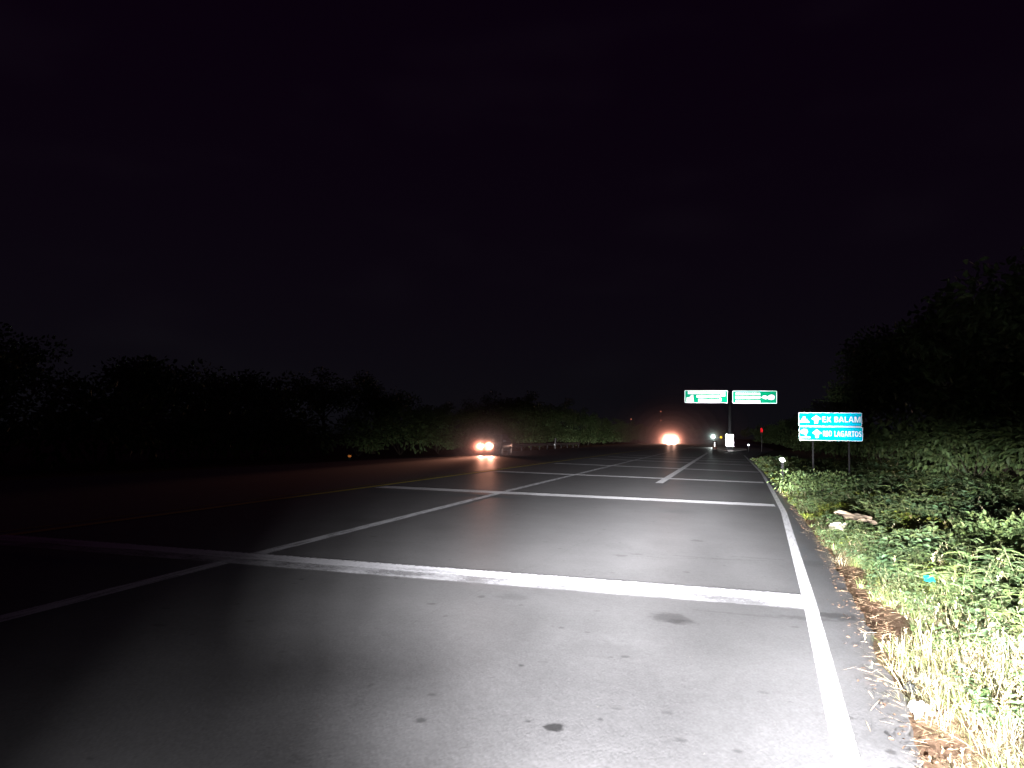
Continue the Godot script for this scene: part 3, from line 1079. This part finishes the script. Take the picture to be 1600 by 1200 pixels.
func make_car(at: Vector3, turn: float, body: Material, lens: Material, label: String, beams: Array, warm: Color, lamp := Vector2(0.30, 0.16), apart := 0.56, shielded := false) -> Node3D:
	var o := base("car", at, turn)
	tag(o, label, "car")
	var s := st_new()
	loft(s, [[-2.12, 0.70, 0.40, 0.80], [-2.02, 0.79, 0.30, 0.95], [-1.2, 0.86, 0.25, 0.98], [0.0, 0.88, 0.24, 0.95], [1.0, 0.87, 0.25, 0.90], [1.7, 0.84, 0.28, 0.82], [2.02, 0.77, 0.32, 0.74], [2.10, 0.70, 0.38, 0.66]])
	obj("body", done(s), body, o)
	# cabin: a tapered roof block
	s = st_new()
	s.set_smooth_group(-1)
	var lo := [Vector3(-0.76, 0.90, -1.78), Vector3(0.76, 0.90, -1.78), Vector3(0.76, 0.88, 0.98), Vector3(-0.76, 0.88, 0.98)]
	var hi := [Vector3(-0.57, 1.42, -1.15), Vector3(0.57, 1.42, -1.15), Vector3(0.57, 1.42, 0.12), Vector3(-0.57, 1.42, 0.12)]
	for k in 4:
		var n := (k + 1) % 4
		quad(s, lo[k], hi[k], hi[n], lo[n])
	quad(s, hi[0], hi[3], hi[2], hi[1])
	obj("cabin", done(s), body, o)
	for k in 4:
		var n := (k + 1) % 4
		var a: Vector3 = lo[k]; var b: Vector3 = hi[k]; var c: Vector3 = hi[n]; var d: Vector3 = lo[n]
		var mid := (a + b + c + d) * 0.25
		var nor := (b - a).cross(d - a).normalized()
		if nor.dot(mid - Vector3(0, 1.1, -0.4)) < 0.0:
			nor = -nor
		s = st_new()
		s.set_smooth_group(-1)
		var w := []
		for v in [a, b, c, d]:
			w.append(mid + (v - mid) * 0.86 + nor * 0.006)
		quad(s, w[0], w[1], w[2], w[3])
		obj(["rear_window", "side_window", "windscreen", "side_window"][k], done(s), M.glass, o)
	for x in [-0.80, 0.80]:
		for z in [-1.28, 1.30]:
			s = st_new()
			tube(s, [Vector3(x - 0.10, 0.31, z), Vector3(x - 0.08, 0.31, z), Vector3(x + 0.08, 0.31, z), Vector3(x + 0.10, 0.31, z)], [0.27, 0.31, 0.31, 0.27], 22)
			var wh := obj("wheel", done(s), M.rubber, o)
			s = st_new()
			var q := 0.105 * signf(x)
			tube(s, [Vector3(x + q - 0.01, 0.31, z), Vector3(x + q + 0.01, 0.31, z)], [0.20, 0.19], 18)
			obj("rim", done(s), M.rim, wh)
	s = st_new()
	slab(s, rounded(0, 0.56, 0.74, 0.13, 0.04), 2.09, 2.115)
	obj("grille", done(s), M.plastic, o)
	s = st_new()
	slab(s, rounded(0, 0.40, 1.36, 0.14, 0.05), 2.03, 2.125)
	obj("bumper", done(s), M.plastic, o)
	s = st_new()
	slab(s, rounded(0, 0.41, 0.36, 0.11, 0.01), 2.126, 2.134)
	obj("number_plate", done(s), M.plate, o)
	for x in [-apart, apart]:
		s = st_new()
		slab(s, rounded(x, 0.645, lamp.x, lamp.y, 0.06), 2.03, 2.13)
		var h := obj("headlight", done(s), lens, o)
		h.set_meta("label", "lit headlight")
		for b in beams:
			var az := deg_to_rad(b[0])
			var dep := deg_to_rad(b[1])
			# low beams sit under a cut-off shield, the weak upward spill above it
			spot(h, Vector3(x, 0.705 if b[1] < 0.0 else 0.645, 2.17), Vector3(-sin(az) * cos(dep), -sin(dep), cos(az) * cos(dep)), b[2], 1.0, b[3], warm, 0.008 if shielded else 0.06)
		if shielded:
			s = st_new()
			box(s, Vector3(x, 0.655, 2.29), Vector3(0.34, 0.008, 0.30))
			obj("cut_off_shield", done(s), M.plastic, h)
	for x in [-0.83, 0.83]:
		s = st_new()
		box(s, Vector3(x + signf(x) * 0.06, 0.98, 0.62), Vector3(0.16, 0.12, 0.07))
		obj("mirror", done(s), body, o)
	for x in [-0.62, 0.62]:
		s = st_new()
		slab(s, rounded(x, 0.80, 0.26, 0.12, 0.03), -2.115, -2.06)
		obj("tail_lamp", done(s), M.sheet_red, o)
	return o

func build_cars() -> void:
	var red := paint(0.16, 0.012, 0.012, 0.35)
	var silver := paint(0.30, 0.31, 0.33, 0.35, 0.5)
	var dark := paint(0.03, 0.035, 0.05, 0.35)
	for m in [red, silver, dark]:
		m.clearcoat_enabled = true
		m.clearcoat = 0.8
	var warm := Color(1.0, 0.75, 0.65)
	# this car's own low beams light the road ahead; it stands just behind the camera
	var own := [[-10.0, 4.0, 9.0, 124.3], [2.0, 9.0, 9.0, 166.9], [-1.0, 6.0, 12.0, 105.3], [-7.0, 4.0, 9.0, 153.4], [-13.0, 1.5, 7.0, 574.8], [-16.0, 1.5, 7.0, 379.2], [-7.0, 2.5, 7.0, 439.0], [-1.0, 2.5, 7.0, 533.1], [-1.0, 0.7, 6.0, 1892.8], [-1.0, 4.0, 9.0, 153.4], [-1.0, 0.7, 5.0, 2815.3], [-1.0, 6.0, 9.0, 80.6], [-16.0, 4.0, 9.0, 25.8], [-4.0, 0.7, 6.0, 886.0], [-7.0, 0.7, 6.0, 1029.6], [-4.0, 4.0, 9.0, 61.6], [-19.0, 1.5, 7.0, 144.0], [-22.0, 1.5, 7.0, 109.2], [-4.0, 0.7, 5.0, 1249.4], [-10.0, 1.5, 7.0, 541.2], [-13.0, 4.0, 9.0, 31.4], [-7.0, 0.7, 5.0, 1101.6], [-10.0, 6.0, 9.0, 15.7], [12.0, 8.5, 15.0, 212.8], [17.0, 7.0, 12.0, 310.0], [13.0, 3.5, 6.5, 520.0], [-26.0, 14.0, 20.0, 5.6], [1.0, -3.0, 7.5, 798.0], [5.0, 8.0, 9.0, 95.0], [-24.0, 9.0, 10.0, 13.0]]
	var mine := make_car(Vector3(-0.1, road_y(-0.1, 0.0), 3.1), PI, silver, glow(1.0, 1.0, 1.0, 3.0), "silver car whose low beams light the near lanes and the grass", own, Color(0.99, 0.98, 1.0), Vector2(0.30, 0.16), 0.56, true)
	mine.scale = Vector3.ONE * 1.15
	var c1 := Vector3(-15.75, road_y(-15.75, 52.0), -52.0)
	make_car(c1, 0.03, dark, glow(1.0, 0.86, 0.74, 40.0), "oncoming car with glaring headlights in the lane beyond the yellow line", [[-7.0, 1.0, 24.0, 210.0], [-6.0, 1.6, 7.0, 900.0]], Color(1.0, 0.67, 0.55), Vector2(0.28, 0.19), 0.31)
	haze_round("headlight_haze", c1 + Vector3(0, 0.66, 2.3), 0.75, 8.0, 1.8, 2.8, "thin reddish haze glowing around the nearer oncoming car")
	var c2 := Vector3(-11.0, road_y(-11.0, 165.0), -165.0)
	make_car(c2, 0.0, red, glow(1.0, 0.88, 0.76, 80.0), "far oncoming car with dazzling headlights below the overhead sign", [[0.0, 0.0, 40.0, 2800.0], [1.0, 1.0, 12.0, 1500.0]], warm, Vector2(0.36, 0.26))
	haze_round("headlight_haze", c2 + Vector3(0, 0.75, 2.3), 2.4, 24.0, 0.9, 2.5, "thin haze glowing around the far oncoming car")

# ------------------------------------------------------------------ verge
func scatter(called: String, mesh: Mesh, mat: Material, spots: Array, label: String, category: String) -> void:
	var mm := MultiMesh.new()
	mm.transform_format = MultiMesh.TRANSFORM_3D
	mm.use_colors = true
	mm.mesh = mesh
	mm.instance_count = spots.size()
	for i in spots.size():
		mm.set_instance_transform(i, spots[i][0])
		mm.set_instance_color(i, spots[i][1])
	var o := MultiMeshInstance3D.new()
	o.name = numbered(called)
	o.multimesh = mm
	o.material_override = mat
	add_child(o)
	tag(o, label, category, "", "stuff")

func blade(s: SurfaceTool, at: Vector3, lean: Vector3, h: float, w: float, col: Color) -> void:
	s.set_smooth_group(-1)
	s.set_color(col)
	var side := lean.cross(Vector3.UP)
	side = (side if side.length() > 0.01 else Vector3.RIGHT).normalized() * w * 0.5
	var last := [at - side, at + side]
	for k in range(1, 4):
		var t := k / 3.0
		var p := at + Vector3(0, h * (t - 0.22 * t * t * lean.length() * 2.0), 0) + lean * h * t * t
		var q := side * (1.0 - t * 0.95)
		if k < 3:
			quad(s, last[0], p - q, p + q, last[1])
			last = [p - q, p + q]
		else:
			tri(s, last[0], p, last[1])

func tuft(n: int, h: float, w: float, r: float, lean: float, col: Color, by: float, heads := false) -> ArrayMesh:
	var s := st_new()
	for k in n:
		var a := rng.randf() * TAU
		var at := Vector3(cos(a), 0, sin(a)) * r * sqrt(rng.randf()) + Vector3(0, -0.03, 0)
		var l := Vector3(cos(a), 0, sin(a)) * lean * rng.randf_range(0.3, 1.4)
		var hh := h * rng.randf_range(0.45, 1.0)
		var c := vary(col, by)
		blade(s, at, l, hh, w * rng.randf_range(0.7, 1.3), c)
		if heads and k % 3 == 0:
			var top := at + Vector3(0, hh * (1.0 - 0.44 * l.length()), 0) + l * hh
			for j in 5:
				leaf(s, top + Vector3(0, -0.02 * j, 0), (l + Vector3(0, 0.8, 0) + rnd_dir() * 0.7).normalized(), rnd_dir(), 0.035, 0.012, vary(Color(0.46, 0.40, 0.25), 0.2), 0.1)
	return done(s)

func weed(h: float, leaves: int, len: float, wide: float, col: Color, by: float) -> ArrayMesh:
	var s := st_new()
	for stem in 3:
		var a := stem * 2.1 + rng.randf()
		var top := Vector3(cos(a) * h * 0.45, h * rng.randf_range(0.75, 1.0), sin(a) * h * 0.45)
		s.set_color(Color(col.r * 1.1, col.g * 0.9, col.b))
		tube(s, [Vector3(0, -0.03, 0), top * 0.5 + Vector3(0, h * 0.08, 0), top], [0.005, 0.004, 0.002], 4, false)
		for k in leaves:
			var t := rng.randf_range(0.25, 1.0)
			var p := Vector3.ZERO.lerp(top, t) + Vector3(0, h * 0.1 * sin(t * PI), 0)
			var b := rng.randf() * TAU
			var d := Vector3(cos(b), rng.randf_range(-0.15, 0.55), sin(b)).normalized()
			var l := len * rng.randf_range(0.6, 1.25)
			leaf(s, p, d, (Vector3.UP + rnd_dir() * 0.3).normalized(), l, l * wide * rng.randf_range(0.8, 1.2), vary(col, by), rng.randf_range(0.05, 0.4))
	return done(s)

func place(x: float, d: float, scale_: float, sink := 0.0, tip := 0.3) -> Transform3D:
	var b := Basis(Vector3.UP, rng.randf() * TAU)
	b = Basis(Vector3(rng.randf_range(-1, 1), 0, rng.randf_range(-1, 1)).normalized(), rng.randf_range(0.0, tip)) * b
	return Transform3D(b.scaled(Vector3(scale_, scale_ * rng.randf_range(0.8, 1.2), scale_)), Vector3(x, ground_y(x, d) - sink, -d))

func build_verge() -> void:
	var clump := noise(91, 0.55, 3)
	var kind := noise(92, 0.35, 2)
	var dry := [tuft(26, 0.52, 0.007, 0.12, 1.05, Color(0.36, 0.33, 0.22), 0.25, true), tuft(30, 0.42, 0.008, 0.14, 1.3, Color(0.29, 0.28, 0.15), 0.3)]
	dry.append(tuft(11, 0.70, 0.007, 0.10, 1.25, Color(0.34, 0.33, 0.19), 0.3))
	var green := [tuft(24, 0.42, 0.011, 0.10, 0.8, Color(0.15, 0.21, 0.075), 0.3), tuft(22, 0.34, 0.013, 0.10, 1.0, Color(0.20, 0.25, 0.09), 0.3)]
	var weeds := [weed(0.30, 11, 0.070, 0.55, Color(0.145, 0.21, 0.09), 0.35), weed(0.25, 10, 0.095, 0.42, Color(0.125, 0.205, 0.09), 0.35), weed(0.22, 11, 0.058, 0.75, Color(0.22, 0.28, 0.055), 0.35), weed(0.40, 12, 0.12, 0.20, Color(0.145, 0.215, 0.085), 0.3)]
	var S := {}
	for k in ["d0", "d1", "d2", "g0", "g1", "w0", "w1", "w2", "w3"]:
		S[k] = []
	var d := 1.6
	while d < 60.0:
		var step := 0.046 + d * 0.0066
		var o := 0.06
		while o < 6.5 + d * 0.05:
			var sp := step * (1.0 + o * 0.12)
			var x := along(EDGE, d) + o + rng.randf_range(-0.5, 0.5) * sp
			var dd := d + rng.randf_range(-0.5, 0.5) * step
			o += sp
			var c := clump.get_noise_2d(x, dd)
			var t := kind.get_noise_2d(x, dd * 0.7)
			var oo := x - along(EDGE, dd)
			var grown := smoothstep(0.02, 0.35, oo + 0.35 * c + (0.4 if dd > 15.0 else 0.0))
			if rng.randf() > grown:
				continue
			var big := (0.62 + 0.55 * smoothstep(0.2, 1.6, oo) + 0.5 * c + 0.010 * minf(dd, 30.0)) * (0.75 if oo < 0.3 else 1.0)
			big = clampf(big * 0.82, 0.3, 1.4)
			var dryness := smoothstep(9.5, 4.5, dd) * smoothstep(2.3, 0.7, oo) * 0.8 + 0.10
			dryness += 0.5 * smoothstep(0.45, 0.1, oo) * smoothstep(16.0, 8.0, dd)
			var tone := rng.randf_range(0.75, 1.25)
			var tint := Color(tone * rng.randf_range(0.9, 1.15), tone, tone * rng.randf_range(0.85, 1.1))
			var r := rng.randf()
			if r < dryness * 0.66:
				S["d0" if rng.randf() < 0.4 else ("d1" if rng.randf() < 0.6 else "d2")].append([place(x, dd, big * 0.85, 0.0, 0.6), tint])
			elif r < dryness * 0.66 + 0.32:
				S["g0" if t > 0 else "g1"].append([place(x, dd, big), tint])
			else:
				var w := "w0"
				if t > 0.16: w = "w2"
				elif t < -0.18: w = "w1"
				elif rng.randf() < 0.25: w = "w3"
				S[w].append([place(x, dd, big * 1.1), tint])
		d += step
	scatter("dry_grass", dry[0], M.straw, S.d0, "pale dry seeding grass along the edge of the asphalt", "grass")
	scatter("dry_grass", dry[1], M.straw, S.d1, "bleached bent straw along the edge of the asphalt", "grass")
	scatter("dry_grass", dry[2], M.straw, S.d2, "long arching half-dry grass along the edge of the asphalt", "grass")
	scatter("green_grass", green[0], M.leaf, S.g0, "dark green long-bladed grass between the weeds", "grass")
	scatter("green_grass", green[1], M.leaf, S.g1, "light green broad-bladed grass between the weeds", "grass")
	scatter("weeds", weeds[0], M.leaf, S.w0, "mid green oval-leaved weeds covering the verge", "weeds")
	scatter("weeds", weeds[1], M.leaf, S.w1, "green pointed-leaved weeds covering the verge", "weeds")
	scatter("weeds", weeds[2], M.leaf, S.w2, "yellow-green round-leaved weeds covering the verge", "weeds")
	scatter("weeds", weeds[3], M.leaf, S.w3, "taller narrow-leaved weeds standing out of the verge", "weeds")
	# one rounded bush beside the road
	for k in [[2.1, 21.0, 0.95, 0.62, "low rounded green bush at the asphalt edge before the delineator post"], [3.5, 11.5, 0.55, 0.5, "small dense weed bush on the verge behind the pale cardboard"]]:
		var mb := make_bush(k[2], k[3], 0.07, 1300, Color(0.13, 0.19, 0.07))
		var o := base("bush", Vector3(k[0], ground_y(k[0], k[1]), -k[1]))
		tag(o, k[4], "bush")
		obj("stem", mb[0], M.bark, o)
		obj("foliage", mb[1], M.leaf, o)
	# dead leaves and straw lying on the earth and on the asphalt edge
	var ds := st_new()
	leaf(ds, Vector3(-0.02, 0.004, 0), Vector3.RIGHT, Vector3.UP, 0.032, 0.014, Color(1, 1, 1), 0.1)
	var dead := done(ds)
	ds = st_new()
	leaf(ds, Vector3(-0.045, 0.004, 0), Vector3.RIGHT, Vector3.UP, 0.095, 0.0035, Color(1, 1, 1), 0.05)
	var stalk := done(ds)
	var A := []
	var B := []
	d = 2.0
	while d < 24.0:
		var count := int(lerpf(28.0, 16.0, clampf(d / 20.0, 0, 1)))
		for k in count:
			var dd := d + rng.randf_range(0, 0.12)
			var o := rng.randfn(0.14, 0.14)
			if o < -0.16 and rng.randf() < 0.8:
				continue
			var x := along(EDGE, dd) + o
			var y := (road_y(x, dd) + 0.012) if o < 0.02 else maxf(ground_y(x, dd) + 0.012, road_y(x, dd) - 0.03)
			var b := Basis(Vector3.UP, rng.randf() * TAU) * Basis(Vector3.RIGHT, rng.randf_range(-0.7, 0.7)) * Basis(Vector3.BACK, rng.randf_range(-0.25, 0.4))
			var tn := rng.randf_range(0.6, 1.5)
			if rng.randf() < 0.55:
				A.append([Transform3D(b.scaled(Vector3.ONE * rng.randf_range(0.6, 1.4)), Vector3(x, y, -dd)), Color(0.13 * tn, 0.075 * tn, 0.042 * tn)])
			else:
				B.append([Transform3D(b.scaled(Vector3.ONE * rng.randf_range(0.6, 1.6)), Vector3(x, y, -dd)), Color(0.30 * tn, 0.22 * tn, 0.135 * tn)])
		d += 0.12
	# a few bits blown onto the lane
	for k in 60:
		var dd := rng.randf_range(2.6, 12.0)
		var x := rng.randf_range(-3.2, 0.8)
		B.append([Transform3D(Basis(Vector3.UP, rng.randf() * TAU).scaled(Vector3.ONE * rng.randf_range(0.15, 0.4)), Vector3(x, road_y(x, dd) + 0.006, -dd)), Color(0.6, 0.55, 0.45)])
	scatter("dead_leaves", dead, M.dead, A, "brown dead leaves lying along the edge of the asphalt", "leaf litter")
	scatter("straw_litter", stalk, M.dead, B, "loose straw stalks lying along the edge of the asphalt", "leaf litter")

# ------------------------------------------------------------------ litter
func sheet(called: String, x: float, d: float, w: float, l: float, lift: float, tilt: Vector3, mat: Material, label: String, seed_: int, bend := 0.2) -> void:
	# a crumpled sheet with thickness
	var n := noise(seed_, 3.0, 2)
	var o := base(called, Vector3(x, ground_y(x, d) + lift, -d))
	o.rotation = tilt
	tag(o, label, "litter")
	var s := st_new()
	s.set_smooth_group(0)
	var m := 8
	for side in 2:
		for i in m:
			for j in m:
				var c := []
				for q in [[i, j], [i + 1, j], [i + 1, j + 1], [i, j + 1]]:
					var u: float = q[0] / float(m) - 0.5
					var v: float = q[1] / float(m) - 0.5
					var edge := 1.0 + 0.25 * n.get_noise_2d(u * 2.0, v * 2.0 + 9.0)
					c.append(Vector3(u * w * edge, bend * w * (n.get_noise_2d(u * 1.2, v * 1.2) * 1.2 + cos(u * PI) * 0.5) - 0.004 * side, v * l * edge))
				if side == 0:
					quad(s, c[0], c[1], c[2], c[3])
				else:
					quad(s, c[0], c[3], c[2], c[1])
	obj("sheet", done(s), mat, o)

func build_litter() -> void:
	var card := paint(0.46, 0.36, 0.25, 0.85)
	var pale := paint(0.60, 0.55, 0.40, 0.8)
	var teal := paint(0.01, 0.24, 0.27, 0.35)
	var white := paint(0.72, 0.70, 0.58, 0.6)
	var black := paint(0.015, 0.015, 0.015, 0.7)
	sheet("cardboard_piece", 1.93, 12.9, 0.52, 0.36, 0.30, Vector3(0.25, 0.4, -0.12), card, "bent piece of tan cardboard lying in the weeds", 3, 0.10)
	sheet("paper_piece", 1.56, 12.2, 0.24, 0.22, 0.22, Vector3(0.35, -0.3, 0.1), pale, "pale crumpled paper beside the tan cardboard", 4, 0.10)
	sheet("plastic_scrap", 1.74, 7.7, 0.10, 0.06, 0.26, Vector3(0.75, 0.3, -0.15), teal, "scrap of teal plastic caught in the dry grass", 5)
	sheet("paper_scrap", 0.99, 4.6, 0.10, 0.09, 0.05, Vector3(0.4, 0.2, 0.1), white, "crumpled off-white wrapper on the earth at the asphalt edge", 6, 0.35)
	sheet("rubber_scrap", 1.03, 5.0, 0.08, 0.07, 0.04, Vector3(0.5, 0.9, 0.1), black, "black scrap of rubber on the earth at the asphalt edge", 7, 0.35)
